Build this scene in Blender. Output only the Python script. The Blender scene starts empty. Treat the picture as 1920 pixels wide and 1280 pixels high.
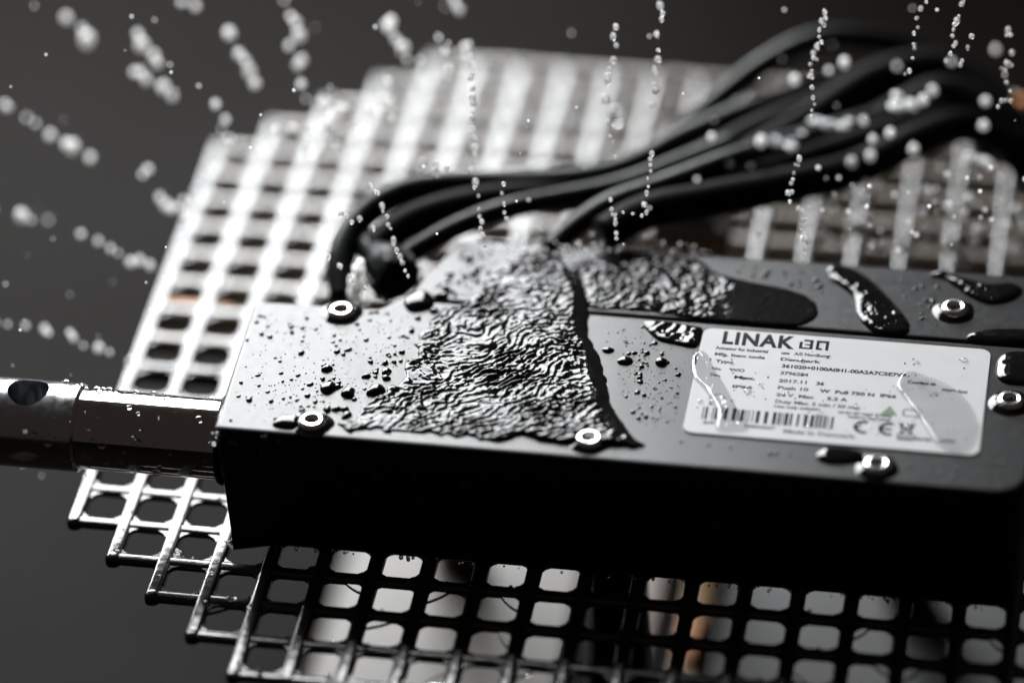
import bpy, bmesh, math, random
from mathutils import Vector, Matrix, noise

# ------------------------------------------------------------------ scale
P = 0.015                      # one grate pitch in metres; everything below is laid out in pitches
scene = bpy.context.scene
col = scene.collection
rnd = random.Random(7)

# ------------------------------------------------------------------ camera (fitted to the grate's squares)
CR = Vector((0.98681234, 0.16028318, -0.02259888))
CU = Vector((-0.07699133, 0.58758054, 0.80549453))
CF = Vector((-0.14238589, 0.79313203, -0.59217214))
CP = Vector((19.04972224, -61.28305221, 50.39279308))
FPX = 7887.3
FOCUS = 79.5
cam_d = bpy.data.cameras.new('camera')
cam = bpy.data.objects.new('camera', cam_d)
col.objects.link(cam)
cam.matrix_world = Matrix(((CR.x, CU.x, -CF.x, CP.x * P), (CR.y, CU.y, -CF.y, CP.y * P),
                           (CR.z, CU.z, -CF.z, CP.z * P), (0, 0, 0, 1)))
cam_d.sensor_width = 36
cam_d.lens = FPX / 1920 * 36
cam_d.clip_start = 0.05
cam_d.clip_end = 60
cam_d.dof.use_dof = True
cam_d.dof.focus_distance = FOCUS * P
cam_d.dof.aperture_fstop = 2.5
scene.camera = cam

# ------------------------------------------------------------------ world, lamps, exposure
w = bpy.data.worlds.new('World')
scene.world = w
w.use_nodes = True
w.node_tree.nodes['Background'].inputs[0].default_value = (1.0, 0.82, 0.72, 1)
w.node_tree.nodes['Background'].inputs[1].default_value = 0.03


def area(name, cx, cy, cz, tx, ty, tz, sx, sy, rad, color):
    d = bpy.data.lights.new(name, 'AREA')
    d.shape = 'RECTANGLE'
    d.size = sx * P
    d.size_y = sy * P
    d.energy = rad * math.pi * sx * sy * P * P
    d.color = color
    o = bpy.data.objects.new(name, d)
    col.objects.link(o)
    o.location = Vector((cx, cy, cz)) * P
    dirv = Vector((tx - cx, ty - cy, tz - cz))
    o.rotation_euler = dirv.to_track_quat('-Z', 'Y').to_euler()
    return o


# big soft box behind the bench, to the left: its right edge makes the gradient on the casing
area('soft_box', -36, 58, 37, -32, 3, 0, 74, 52, 24.0, (0.965, 0.985, 1.0))
scene.view_settings.view_transform = 'Standard'
scene.view_settings.look = 'None'
scene.view_settings.exposure = 0
scene.view_settings.gamma = 1
scene.cycles.use_denoising = True
scene.cycles.max_bounces = 10
scene.cycles.transmission_bounces = 8
scene.cycles.caustics_reflective = False
scene.cycles.sample_clamp_indirect = 60


# ------------------------------------------------------------------ pixel -> place helpers (1920 x 1280 photograph)
def ray(px, py):
    return CF + CR * ((px - 960) / FPX) - CU * ((py - 640) / FPX)


def at_z(px, py, z):
    d = ray(px, py)
    return CP + d * ((z - CP.z) / d.z)


def at_d(px, py, dd):
    return CP + ray(px, py) * (FOCUS + dd)


# ------------------------------------------------------------------ materials
def mat(name, base, rough=0.5, metal=0.0, spec=0.5, bump=0.0, bscale=40.0, var=0.0, vscale=6.0, rvar=0.0,
        trans=0.0, ior=1.45, sss=0.0, coat=0.0):
    m = bpy.data.materials.new(name)
    m.use_nodes = True
    nt = m.node_tree
    b = nt.nodes['Principled BSDF']
    b.inputs['Base Color'].default_value = (*base, 1)
    b.inputs['Roughness'].default_value = rough
    b.inputs['Metallic'].default_value = metal
    b.inputs['Specular IOR Level'].default_value = spec
    b.inputs['IOR'].default_value = ior
    b.inputs['Transmission Weight'].default_value = trans
    b.inputs['Coat Weight'].default_value = coat
    if sss:
        b.inputs['Subsurface Weight'].default_value = sss
        b.inputs['Subsurface Radius'].default_value = (1.0, 0.95, 0.9)
        b.inputs['Subsurface Scale'].default_value = 0.004 if sss < 1 else 0.012
    tc = nt.nodes.new('ShaderNodeTexCoord')
    if bump:
        n = nt.nodes.new('ShaderNodeTexNoise')
        n.inputs['Scale'].default_value = bscale / P
        n.inputs['Detail'].default_value = 4
        nt.links.new(tc.outputs['Object'], n.inputs['Vector'])
        bp = nt.nodes.new('ShaderNodeBump')
        bp.inputs['Strength'].default_value = bump
        bp.inputs['Distance'].default_value = 0.05 * P
        nt.links.new(n.outputs['Fac'], bp.inputs['Height'])
        nt.links.new(bp.outputs['Normal'], b.inputs['Normal'])
    if var or rvar:
        n = nt.nodes.new('ShaderNodeTexNoise')
        n.inputs['Scale'].default_value = vscale / P
        n.inputs['Detail'].default_value = 6
        nt.links.new(tc.outputs['Object'], n.inputs['Vector'])
        if var:
            r = nt.nodes.new('ShaderNodeMapRange')
            r.inputs[1].default_value = 0.3
            r.inputs[2].default_value = 0.7
            r.inputs[3].default_value = 1 - var
            r.inputs[4].default_value = 1 + var
            nt.links.new(n.outputs['Fac'], r.inputs[0])
            mx = nt.nodes.new('ShaderNodeVectorMath')
            mx.operation = 'SCALE'
            mx.inputs[0].default_value = base
            nt.links.new(r.outputs[0], mx.inputs['Scale'])
            nt.links.new(mx.outputs[0], b.inputs['Base Color'])
        if rvar:
            r = nt.nodes.new('ShaderNodeMapRange')
            r.inputs[1].default_value = 0.3
            r.inputs[2].default_value = 0.7
            r.inputs[3].default_value = rough - rvar
            r.inputs[4].default_value = rough + rvar
            nt.links.new(n.outputs['Fac'], r.inputs[0])
            nt.links.new(r.outputs[0], b.inputs['Roughness'])
    return m


M = {}
M['floor'] = mat('wet_dark_floor', (0.0030, 0.0022, 0.0017), 0.42, spec=0.012, var=0.25, vscale=0.05, rvar=0.08, bump=0.2, bscale=1.5)
M['grate_backlit'] = mat('grate_backlit_bar', (0.21, 0.185, 0.16), 0.24, spec=0.9, bump=0.25, bscale=5, rvar=0.1, sss=0.5)  # rear cross bars: backlit glow put into a lighter beige
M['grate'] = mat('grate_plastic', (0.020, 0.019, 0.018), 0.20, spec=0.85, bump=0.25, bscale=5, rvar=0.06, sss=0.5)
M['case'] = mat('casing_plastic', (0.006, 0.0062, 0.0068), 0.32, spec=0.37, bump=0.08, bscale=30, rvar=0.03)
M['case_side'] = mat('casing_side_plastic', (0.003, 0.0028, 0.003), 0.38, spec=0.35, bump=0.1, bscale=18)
M['chrome'] = mat('polished_rod', (0.62, 0.60, 0.58), 0.07, metal=1, rvar=0.02, vscale=3)
M['alu'] = mat('turned_rod_end', (0.55, 0.57, 0.60), 0.2, metal=1, rvar=0.06, vscale=5)
M['screw'] = mat('zinc_screw', (0.72, 0.72, 0.70), 0.2, metal=1, rvar=0.08, vscale=8)
M['black'] = mat('black_void', (0.003, 0.003, 0.003), 0.6, spec=0.1)
M['cable'] = mat('cable_sheath', (0.004, 0.0046, 0.005), 0.36, spec=0.13, bump=0.15, bscale=5, rvar=0.08)
M['cable_dark'] = mat('dull_cable_sheath', (0.003, 0.0032, 0.0035), 0.5, spec=0.03, bump=0.15, bscale=5)
M['splash_white'] = mat('splash_glare_white', (0.93, 0.94, 0.95), 0.2, spec=0.3, sss=1.0)  # white body carries wet glare on the cables and white splashes
M['plate'] = mat('silver_white_film', (0.42, 0.42, 0.425), 0.45, spec=0.15, var=0.03, vscale=2)
M['ink'] = mat('black_print', (0.006, 0.006, 0.007), 0.5, spec=0.05)
M['ink2'] = mat('grey_print', (0.07, 0.07, 0.075), 0.5, spec=0.05)
M['green'] = mat('green_print', (0.07, 0.11, 0.06), 0.4)
M['water'] = mat('clear_water', (1, 1, 1), 0.0, spec=0.5, trans=1.0, ior=1.333)
M['milky'] = mat('glint_white_water', (0.97, 0.97, 0.965), 0.03, spec=0.6, trans=0.08, ior=1.333, sss=1.0)  # milky white body stands in for backlight glinting in clear drops
M['glint'] = mat('lit_water', (0.97, 0.97, 0.96), 0.0, spec=0.5, trans=0.72, ior=1.333, sss=1.0)
M['wet_rough'] = mat('churned_water_over_black', (0.006, 0.006, 0.0065), 0.11, spec=0.30, ior=1.38)
M['wet'] = mat('water_over_black', (0.004, 0.004, 0.0045), 0.0, spec=0.5, ior=1.36)
M['beige'] = mat('pale_reflection', (0.052, 0.044, 0.034), 0.5, var=0.08, vscale=0.6)  # beige and grey reflections in the wet floor, built as panels
M['greyb'] = mat('grey_reflection', (0.010, 0.0105, 0.0105), 0.5, var=0.1, vscale=0.6)
M['orange'] = mat('orange_plastic', (0.42, 0.15, 0.035), 0.45, var=0.1, vscale=1)
M['brown'] = mat('brown_reflection', (0.09, 0.06, 0.045), 0.5, var=0.2, vscale=2)  # brown reflection in the wet floor, built as a strip
M['tan'] = mat('tan_plastic', (0.20, 0.12, 0.05), 0.45, var=0.1, vscale=1)
M['white'] = mat('white_plastic', (0.2, 0.19, 0.18), 0.4, var=0.06, vscale=1)


# ------------------------------------------------------------------ building helpers
def link(name, bm_or_mesh, m, parent=None, loc=(0, 0, 0), smooth=False, kind=None):
    """one mesh object; vertices and loc in pitches"""
    if isinstance(bm_or_mesh, bmesh.types.BMesh):
        me = bpy.data.meshes.new(name)
        bmesh.ops.scale(bm_or_mesh, vec=(P, P, P), verts=bm_or_mesh.verts)
        bmesh.ops.recalc_face_normals(bm_or_mesh, faces=bm_or_mesh.faces) if bm_or_mesh.faces else None
        bm_or_mesh.to_mesh(me)
        bm_or_mesh.free()
        me.materials.append(m)
        if smooth:
            for f in me.polygons:
                f.use_smooth = True
    else:
        me = bm_or_mesh
    o = bpy.data.objects.new(name, me)
    col.objects.link(o)
    o.location = Vector(loc) * P
    if parent:
        o.parent = parent
    if kind:
        o['kind'] = kind
    return o


def tag(o, label, cat, group=None, kind=None):
    o['label'] = label
    o['category'] = cat
    if group:
        o['group'] = group
    if kind:
        o['kind'] = kind
    return o


def empty(name, loc, label, cat, group=None):
    o = bpy.data.objects.new(name, None)
    o.empty_display_size = 0.01
    col.objects.link(o)
    o.location = Vector(loc) * P
    return tag(o, label, cat, group)


def rounded(poly, radii, seg=6):
    """2D polygon with rounded corners"""
    out = []
    n = len(poly)
    for k in range(n):
        p0, p1, p2 = Vector(poly[k - 1]), Vector(poly[k]), Vector(poly[(k + 1) % n])
        r = radii[k] if isinstance(radii, (list, tuple)) else radii
        if r <= 0:
            out.append(p1)
            continue
        a = (p0 - p1).normalized()
        b = (p2 - p1).normalized()
        ang = a.angle(b)
        t = r / math.tan(ang / 2)
        c = p1 + (a + b).normalized() * (r / math.sin(ang / 2))
        s, e = p1 + a * t - c, p1 + b * t - c
        a0 = math.atan2(s.y, s.x)
        d = (math.atan2(e.y, e.x) - a0 + math.pi) % (2 * math.pi) - math.pi
        for q in range(seg + 1):
            th = a0 + d * q / seg
            out.append(c + Vector((math.cos(th), math.sin(th))) * r)
    return out


def offset_poly(pts, d):
    """move every point inwards by d (counter-clockwise polygon)"""
    n = len(pts)
    out = []
    for k in range(n):
        e1 = (pts[k] - pts[k - 1])
        e2 = (pts[(k + 1) % n] - pts[k])
        if e1.length < 1e-6:
            e1 = e2
        if e2.length < 1e-6:
            e2 = e1
        n1 = Vector((-e1.y, e1.x)).normalized()
        n2 = Vector((-e2.y, e2.x)).normalized()
        m = (n1 + n2)
        m.normalize()
        out.append(pts[k] + m * (d / max(0.5, m.dot(n1))))
    return out


def loft(bm, rings, cap0=True, cap1=True):
    vs = [[bm.verts.new(v) for v in r] for r in rings]
    n = len(vs[0])
    for a, b in zip(vs[:-1], vs[1:]):
        for k in range(n):
            bm.faces.new((a[k], a[(k + 1) % n], b[(k + 1) % n], b[k]))
    if cap0:
        bm.faces.new(vs[0][::-1])
    if cap1:
        bm.faces.new(vs[-1])
    return bm


def slab(pts, z0, z1, bev=0.08, seg=3, taper=0.0, top=True, bottom=False):
    """extruded outline whose top edge is rounded"""
    rings = []
    b0 = offset_poly(pts, taper) if taper else pts
    if bottom:
        for q in range(seg, 0, -1):
            th = q / seg * math.pi / 2
            rr = offset_poly(b0, bev * (1 - math.cos(th)))
            rings.append([(v.x, v.y, z0 + bev * (1 - math.sin(th))) for v in rr])
        rings.append([(v.x, v.y, z0 + bev) for v in b0])
    else:
        rings.append([(v.x, v.y, z0) for v in b0])
    if top:
        rings.append([(v.x, v.y, z1 - bev) for v in pts])
        for q in range(1, seg + 1):
            th = q / seg * math.pi / 2
            rr = offset_poly(pts, bev * (1 - math.cos(th)))
            rings.append([(v.x, v.y, z1 - bev + bev * math.sin(th)) for v in rr])
    else:
        rings.append([(v.x, v.y, z1) for v in pts])
    return loft(bmesh.new(), rings)


def lathe(profile, n=32, axis='z', closed_ends=True):
    """profile (r, h) revolved; a profile that starts and ends at r = 0 is a closed solid"""
    bm = bmesh.new()
    rings = []
    for r, h in profile:
        if r < 1e-6:
            rings.append([bm.verts.new((0, 0, h))])
        else:
            rings.append([bm.verts.new((r * math.cos(2 * math.pi * k / n), r * math.sin(2 * math.pi * k / n), h)) for k in range(n)])
    for a, b in zip(rings[:-1], rings[1:]):
        for k in range(n):
            k2 = (k + 1) % n
            if len(a) == 1 and len(b) == 1:
                continue
            if len(a) == 1:
                bm.faces.new((a[0], b[k2], b[k]))
            elif len(b) == 1:
                bm.faces.new((a[k], a[k2], b[0]))
            else:
                bm.faces.new((a[k], a[k2], b[k2], b[k]))
    if axis == 'x':
        bmesh.ops.rotate(bm, cent=(0, 0, 0), matrix=Matrix.Rotation(math.pi / 2, 3, 'Y'), verts=bm.verts)
    return bm


def catmull(pts, per=8):
    pts = [Vector(p) for p in pts]
    q = [pts[0] * 2 - pts[1]] + pts + [pts[-1] * 2 - pts[-2]]
    out = []
    for k in range(1, len(q) - 2):
        p0, p1, p2, p3 = q[k - 1:k + 3]
        for s in range(per):
            t = s / per
            out.append(0.5 * ((2 * p1) + (p2 - p0) * t + (2 * p0 - 5 * p1 + 4 * p2 - p3) * t * t + (3 * p1 - p0 - 3 * p2 + p3) * t ** 3))
    out.append(pts[-1])
    return out


def tube(path, r, n=14):
    bm = bmesh.new()
    rings = []
    ref = Vector((0, 0, 1))
    for k, p in enumerate(path):
        t = (path[min(k + 1, len(path) - 1)] - path[max(k - 1, 0)]).normalized()
        a = t.cross(ref)
        if a.length < 1e-4:
            a = t.cross(Vector((1, 0, 0)))
        a.normalize()
        b = a.cross(t)
        rr = r(k / (len(path) - 1)) if callable(r) else r
        rings.append([p + (a * math.cos(2 * math.pi * q / n) + b * math.sin(2 * math.pi * q / n)) * rr for q in range(n)])
    return loft(bm, rings)


# ------------------------------------------------------------------ the setting: a dark wet floor below the grate
FLOOR = -9.0
bm = bmesh.new()
bmesh.ops.create_grid(bm, x_segments=2, y_segments=2, size=600)
o = link('floor', bm, M['floor'], None, (0, 100, FLOOR), kind='structure')

# ------------------------------------------------------------------ the grate
NROW = range(-4, 17)


def imin(j):
    return -j if j < 0 else (j - 12 if j > 12 else 0)


def has(i, j):
    return j in NROW and imin(j) <= i <= 20 - imin(j)


grate = empty('grate', (10, 6, -0.6), 'pale wet plastic grate with square holes and stepped corners under the black casing', 'grate')
GO = Vector((10, 6, -0.6))
BW = 0.142


def bar_bm(length, hw, depth, along_y):
    b = 0.085
    L = length / 2
    arcq = [(b * (1 - math.cos(t)), b * (1 - math.sin(t))) for t in (0, .4, .8, 1.2, 1.5708)]
    prof = [(-hw, -depth)] + [(-hw + dx, -dz) for dx, dz in arcq] + [(hw - dx, -dz) for dx, dz in arcq[::-1]] + [(hw, -depth)]
    bm = bmesh.new()
    rings = []
    for t, s in ((-L, 1), (L, 1)):
        rings.append([((x * s, t, z) if along_y else (t, x * s, z)) for x, z in prof])
    loft(bm, rings)
    return bm


for i in range(0, 22):
    js = [j for j in NROW if has(i, j) or has(i - 1, j)]
    y0, y1 = min(js) - .5 - .03, max(js) + .5 + .03
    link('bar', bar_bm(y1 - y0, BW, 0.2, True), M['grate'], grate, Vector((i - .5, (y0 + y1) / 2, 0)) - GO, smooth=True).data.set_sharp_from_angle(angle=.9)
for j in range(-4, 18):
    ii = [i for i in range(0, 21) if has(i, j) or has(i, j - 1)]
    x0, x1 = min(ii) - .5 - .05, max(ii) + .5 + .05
    link('bar', bar_bm(x1 - x0, BW - .012, (0.48 if j > 6 else 0.34) if j > 2 else 0.13, False), M['grate_backlit' if j > 5 else 'grate'], grate,
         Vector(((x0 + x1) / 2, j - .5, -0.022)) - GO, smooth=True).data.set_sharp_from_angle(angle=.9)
cm = None
for i in range(0, 22):
    for j in range(-4, 18):
        if sum(has(a, b) for a in (i - 1, i) for b in (j - 1, j)) == 1:      # a free corner of the outline
            bmc = lathe([(0, -.21), (BW + .012, -.21), (BW + .012, -.08), (BW - .015, -.025), (BW - .07, .006), (0, .006)], 20) if cm is None else cm.data
            cm = link('corner', bmc, M['grate'], grate, Vector((i - .5, j - .5, 0)) - GO, smooth=(cm is None))
bm = bmesh.new()
for j in NROW:
    for i in range(0, 21):
        if not has(i, j):
            continue
        for sx in (-1, 1):
            for sy in (-1, 1):
                cx, cy = i + sx * (.5 - BW + .02), j + sy * (.5 - BW + .02)
                rr = 0.13 + rnd.random() * .09 * (1 if sy > 0 else .4)
                pts = [(cx, cy), (cx - sx * rr, cy), (cx - sx * rr * .38, cy - sy * rr * .38), (cx, cy - sy * rr)]
                if sx * sy < 0:
                    pts = pts[::-1]
                loft(bm, [[(x, y, -.14) for x, y in pts], [(x, y, -.05) for x, y in pts]])
link('corner_fillet', bm, M['grate'], grate, -GO, kind='stuff')
for sx, sy in ((9.75, 1.4), (9.75, 12), (5, 9.6), (15, 9.6)):
        link('leg', lathe([(0, -8.36), (.62, -8.36), (.66, -8.2), (.6, -1), (.75, -.75), (0, -.75)], 16), M['case_side'], grate,
             Vector((sx, sy, .36)) - Vector((10, 6, 0)) - Vector((0, 0, 0)), smooth=False)

# ------------------------------------------------------------------ the actuator: casing, rod, screws, nameplate
TOP = 2.85
act = empty('linear_actuator', (10, 2, 0.01), 'black box-shaped electric actuator with steel rod and white nameplate, lying on the grate', 'actuator')
AO = Vector((10, 2, 0.01))


def part(name, bm, m, loc=(0, 0, 0), parent=None, smooth=False):
    return link(name, bm, m, parent or act, Vector(loc) - (AO if parent is None else Vector((0, 0, 0))), smooth)


main = [(2.55, -1.02), (17.62, -1.02), (17.62, 3.50), (5.25, 3.50), (4.9, 3.14), (2.44, 3.08)]
mr = [.14, .62, .12, .1, .2, .2]
body = rounded(main, mr)
body_in = offset_poly(body, .035)
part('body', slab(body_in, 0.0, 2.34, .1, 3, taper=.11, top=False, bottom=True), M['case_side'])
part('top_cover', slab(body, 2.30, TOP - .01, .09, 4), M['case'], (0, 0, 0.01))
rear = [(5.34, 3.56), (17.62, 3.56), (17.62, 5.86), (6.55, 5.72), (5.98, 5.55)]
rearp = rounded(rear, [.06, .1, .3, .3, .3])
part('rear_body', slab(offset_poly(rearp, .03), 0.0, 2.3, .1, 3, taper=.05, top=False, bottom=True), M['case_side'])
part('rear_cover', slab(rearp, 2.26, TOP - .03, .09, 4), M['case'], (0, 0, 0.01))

# rod with a bored end
rod = part('rod', lathe([(0, -3.2)] + [(.77, -3.2 + .2 * k) for k in range(18)] + [(0, .2)], 96, 'x'), M['chrome'], (2.44, -.07, 1.85), smooth=True)
rod.data.set_sharp_from_angle(angle=.6)
prof = [(0, -3.4), (.83, -3.4)] + [(.84, -3.3 + .125 * k) for k in range(27)] + [(.80, 0), (0, 0)]
ebm = lathe(prof, 96, 'x')
rend = part('rod_end', ebm, M['alu'], (-0.27, -.07, 1.85))
# the cross hole is cut through the rod end
cut = bpy.data.meshes.new('cut')
cb = lathe([(0, -2), (.40, -2), (.40, 2), (0, 2)], 40)
bmesh.ops.scale(cb, vec=(P, P, P), verts=cb.verts)
bmesh.ops.recalc_face_normals(cb, faces=cb.faces)
cb.to_mesh(cut)
cb.free()
cuto = bpy.data.objects.new('cutter', cut)
col.objects.link(cuto)
cuto.location = (Vector((-1.27, -.07, 1.85))) * P
md = rend.modifiers.new('hole', 'BOOLEAN')
md.operation = 'DIFFERENCE'
md.solver = 'EXACT'
md.object = cuto
bpy.context.view_layer.update()
dg = bpy.context.evaluated_depsgraph_get()
me = bpy.data.meshes.new_from_object(rend.evaluated_get(dg))
rend.modifiers.clear()
rend.data = me
bpy.data.objects.remove(cuto)
for f in me.polygons:
    f.use_smooth = True
me.set_sharp_from_angle(angle=.5)
ring = lathe([(.74, -.06), (.84, -.06), (.87, 0), (.84, .06), (.74, .06)], 48, 'x')
part('wiper_ring', ring, M['black'], (2.5, -.07, 1.85), smooth=True)

# screws
screw_px = [(640, 580, 'case'), (585, 787, 'case'), (1105, 820, 'case'), (1645, 868, 'case'), (1895, 748, 'case'), (1790, 575, 'rear')]
SCREWS = []
for px, py, _ in screw_px:
    q = at_z(px, py, TOP + .1)
    SCREWS.append(q)
proto = None
for q in SCREWS:
    if proto is None:
        head = link('screw', lathe([(.0, .02), (.115, .02), (.12, .10), (.16, .135), (.21, .125), (.255, .07), (.27, 0), (.27, -.08), (0, -.08)], 36), M['screw'], act,
                    Vector((q.x, q.y, TOP)) - AO, smooth=True)
        sk = bmesh.new()
        pts = [Vector((math.cos(k * math.pi / 6) * (.118 if k % 2 else .09), math.sin(k * math.pi / 6) * (.118 if k % 2 else .09))) for k in range(12)]
        loft(sk, [[(v.x, v.y, .0) for v in pts], [(v.x, v.y, .045) for v in pts]])
        sock = link('socket', sk, M['black'], head)
        proto = (head, sock)
    else:
        h = proto[0].copy()
        col.objects.link(h)
        h.location = (Vector((q.x, q.y, TOP)) - AO) * P
        s = proto[1].copy()
        col.objects.link(s)
        s.parent = h

# nameplate
NX0, NX1, NY0, NY1 = 11.2, 16.68, -.02, 3.28
plate_pts = rounded([(NX0, NY0), (NX1, NY0), (NX1, NY1), (NX0, NY1)], .2, 6)
NO = Vector((13.94, 1.63, TOP))
plate = link('nameplate', slab([Vector((v.x - NO.x, v.y - NO.y)) for v in plate_pts], 0.0, .03, .01, 2), M['plate'], act, NO - AO)
NZ = .0315


def print_text(s, x, y, size, m='ink', shear=0.0, width=None, bold=0.0, align='LEFT'):
    cu = bpy.data.curves.new('t', 'FONT')
    cu.body = s
    cu.size = size * P
    cu.shear = shear
    cu.align_x = align
    cu.offset = bold * P
    cu.resolution_u = 3
    cu.space_character = 1.12 if bold > .02 else 1.0
    to = bpy.data.objects.new('t', cu)
    col.objects.link(to)
    d = bpy.context.evaluated_depsgraph_get()
    mesh = bpy.data.meshes.new_from_object(to.evaluated_get(d))
    bpy.data.objects.remove(to)
    xs = [v.co.x for v in mesh.vertices]
    if width and xs:
        k = width * P / (max(xs) - min(xs))
        for v in mesh.vertices:
            v.co.x *= k
    mesh.materials.clear()
    mesh.materials.append(M[m])
    return link('lettering', mesh, None, plate, Vector((x, y, TOP + NZ)) - NO)


def quads(name, rects, m, z=NZ):
    bm = bmesh.new()
    for x0, y0, x1, y1 in rects:
        vs = [bm.verts.new((x - NO.x, y - NO.y, z)) for x, y in ((x0, y0), (x1, y0), (x1, y1), (x0, y1))]
        bm.faces.new(vs)
    return link(name, bm, M[m], plate)


print_text('LINAK', 11.58, 2.82, .54, 'ink', width=1.38, bold=.022)
# the small two-part emblem after the name
quads('emblem', [(13.06, 2.84, 13.12, 3.06), (13.12, 2.84, 13.26, 2.89), (13.26, 2.84, 13.32, 3.14), (13.14, 3.08, 13.26, 3.14), (13.17, 2.96, 13.26, 3.0),
                 (13.38, 2.84, 13.44, 3.14), (13.44, 3.07, 13.62, 3.14), (13.56, 2.84, 13.62, 3.07), (13.44, 2.84, 13.50, 2.90)], 'ink')
rows = [
    (11.5, 2.62, .15, 'Actuator for industrial', 1.05, 'ink2'), (12.75, 2.62, .15, 'use   A/S Nordborg', .95, 'ink2'),
    (11.5, 2.42, .15, 'Mfg. Item code', 1.0, 'ink2'), (12.75, 2.42, .15, 'Denmark', .8, 'ink2'),
    (12.8, 2.20, .17, '361020+0100A0H1-00A2A7C5E7VB', 2.45, 'ink'),
    (11.55, 2.20, .15, 'Type', .35, 'ink2'), (11.85, 1.96, .15, 'W/O', .30, 'ink2'), (11.5, 1.96, .15, 'No.', .2, 'ink2'),
    (12.8, 1.98, .16, '3796284', .55, 'ink2'), (11.5, 1.74, .15, 'Date', .2, 'ink2'), (11.95, 1.74, .15, 'Max.', .42, 'ink'),
    (12.8, 1.74, .16, '2017.11', .55, 'ink2'), (13.5, 1.74, .16, '36', .16, 'ink'),
    (12.8, 1.52, .16, 'Push 10', .6, 'ink2'), (13.6, 1.52, .16, 'W  Pull 750 N  IP66', 1.5, 'ink'),
    (12.8, 1.30, .16, '24 V  Max', .75, 'ink2'), (13.75, 1.30, .16, '5.2 A', .4, 'ink'),
    (12.8, 1.09, .16, 'Duty Max. 5 min / 50 min', 1.65, 'ink2'), (11.95, 1.45, .14, 'IP66', .4, 'ink2'),
    (12.8, .95, .12, 'Use only suitable', .9, 'ink2'), (14.0, .93, .12, 'see the user manual for safety', 1.05, 'ink2'),
    (14.2, .81, .12, 'before use only', .8, 'ink2'),
    (11.55, .28, .14, 'S/N', .3, 'ink2'), (12.3, .27, .14, '19803657', .6, 'ink2'),
    (13.05, .20, .17, 'Made in Denmark', 1.4, 'ink2'),
    (15.2, 1.98, .15, 'Contact at', .55, 'ink'), (15.85, 1.84, .15, 'myproduct', .5, 'ink'),
    (15.45, .30, .15, 'Serial', .35, 'ink'), (15.85, .28, .15, 'number', .4, 'ink'),
]
for x, y, s, t, wd, m in rows:
    print_text(t, x, y, s * .88, m, width=wd * .96, bold=.006)
# bar code
r2 = random.Random(3)
x = 11.5
rects = []
while x < 13.9:
    wbar = r2.choice((.022, .022, .045, .07))
    rects.append((x, .42, x + wbar, .80))
    x += wbar + r2.choice((.025, .03, .05, .085))
quads('barcode', rects, 'ink')


def arc(cx, cy, r0, r1, a0, a1, n=14):
    out = []
    for k in range(n + 1):
        a = math.radians(a0 + (a1 - a0) * k / n)
        out.append(((cx + r1 * math.cos(a), cy + r1 * math.sin(a)), (cx + r0 * math.cos(a), cy + r0 * math.sin(a))))
    return out


bm = bmesh.new()
for cx in (14.52, 14.98):
    a = arc(cx, .56, .125, .20, 70, 290)
    vs = [(bm.verts.new((p[0] - NO.x, p[1] - NO.y, NZ)), bm.verts.new((q[0] - NO.x, q[1] - NO.y, NZ))) for p, q in a]
    for (p0, q0), (p1, q1) in zip(vs[:-1], vs[1:]):
        bm.faces.new((p0, p1, q1, q0))
vs = [bm.verts.new((x - NO.x, y - NO.y, NZ)) for x, y in ((14.84, .53), (15.02, .53), (15.02, .59), (14.84, .59))]
bm.faces.new(vs)
link('ce_mark', bm, M['ink'], plate)


def stroke(bm, x0, y0, x1, y1, wd):
    d = Vector((x1 - x0, y1 - y0)).normalized()
    n = Vector((-d.y, d.x)) * wd / 2
    vs = [bm.verts.new((x - NO.x, y - NO.y, NZ)) for x, y in ((x0 - n.x, y0 - n.y), (x1 - n.x, y1 - n.y), (x1 + n.x, y1 + n.y), (x0 + n.x, y0 + n.y))]
    bm.faces.new(vs)


bm = bmesh.new()          # crossed-out bin with a bar beneath
for k, s in enumerate([(15.16, .74, 15.44, .74, .05), (15.19, .70, 15.23, .44, .035), (15.41, .70, 15.37, .44, .035), (15.22, .43, 15.38, .43, .035)]):
    stroke(bm, *s)
link('bin_symbol', bm, M['ink'], plate)
bm = bmesh.new()
stroke(bm, 15.14, .40, 15.46, .78, .03)
o = link('bin_symbol_cross', bm, M['ink'], plate, (0, 0, .0012))
bm = bmesh.new()
stroke(bm, 15.46, .402, 15.14, .782, .03)
link('bin_symbol_cross', bm, M['ink'], plate, (0, 0, .0024))
quads('bin_symbol_base', [(15.15, .27, 15.45, .35)], 'ink')
bm = bmesh.new()          # warning triangle, class and house symbols
vs = [bm.verts.new((x - NO.x, y - NO.y, NZ)) for x, y in ((14.76, .98), (15.10, .98), (14.94, 1.28))]
bm.faces.new(vs)
link('recycling_symbol', bm, M['green'], plate)
bm = bmesh.new()
for s in [(15.2, 1.0, 15.5, 1.0, .03), (15.2, 1.2, 15.5, 1.2, .03)]:
    stroke(bm, *s)
for s in [(15.2, 1.02, 15.2, 1.18, .03), (15.5, 1.02, 15.5, 1.18, .03)]:
    stroke(bm, *s)
link('class_symbol', bm, M['ink2'], plate)
bm = bmesh.new()
for s in [(11.6, .85, 11.6, 1.03, .025), (11.86, .85, 11.86, 1.03, .025), (11.56, 1.05, 11.72, 1.2, .025), (11.74, 1.2, 11.9, 1.05, .025)]:
    stroke(bm, *s)
link('house_symbol', bm, M['ink2'], plate)

# ------------------------------------------------------------------ cables and connector behind the casing
def cable(name, pts, r, label, m='cable_dark'):
    path = catmull([at_d(x, y, dd * .8) for x, y, dd in pts], 10)
    c = path[0].copy()
    o = link(name, tube([p - c for p in path], r), M[m], None, c, smooth=True)
    return tag(o, label, 'cable', 'black cables behind the casing')


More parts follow.
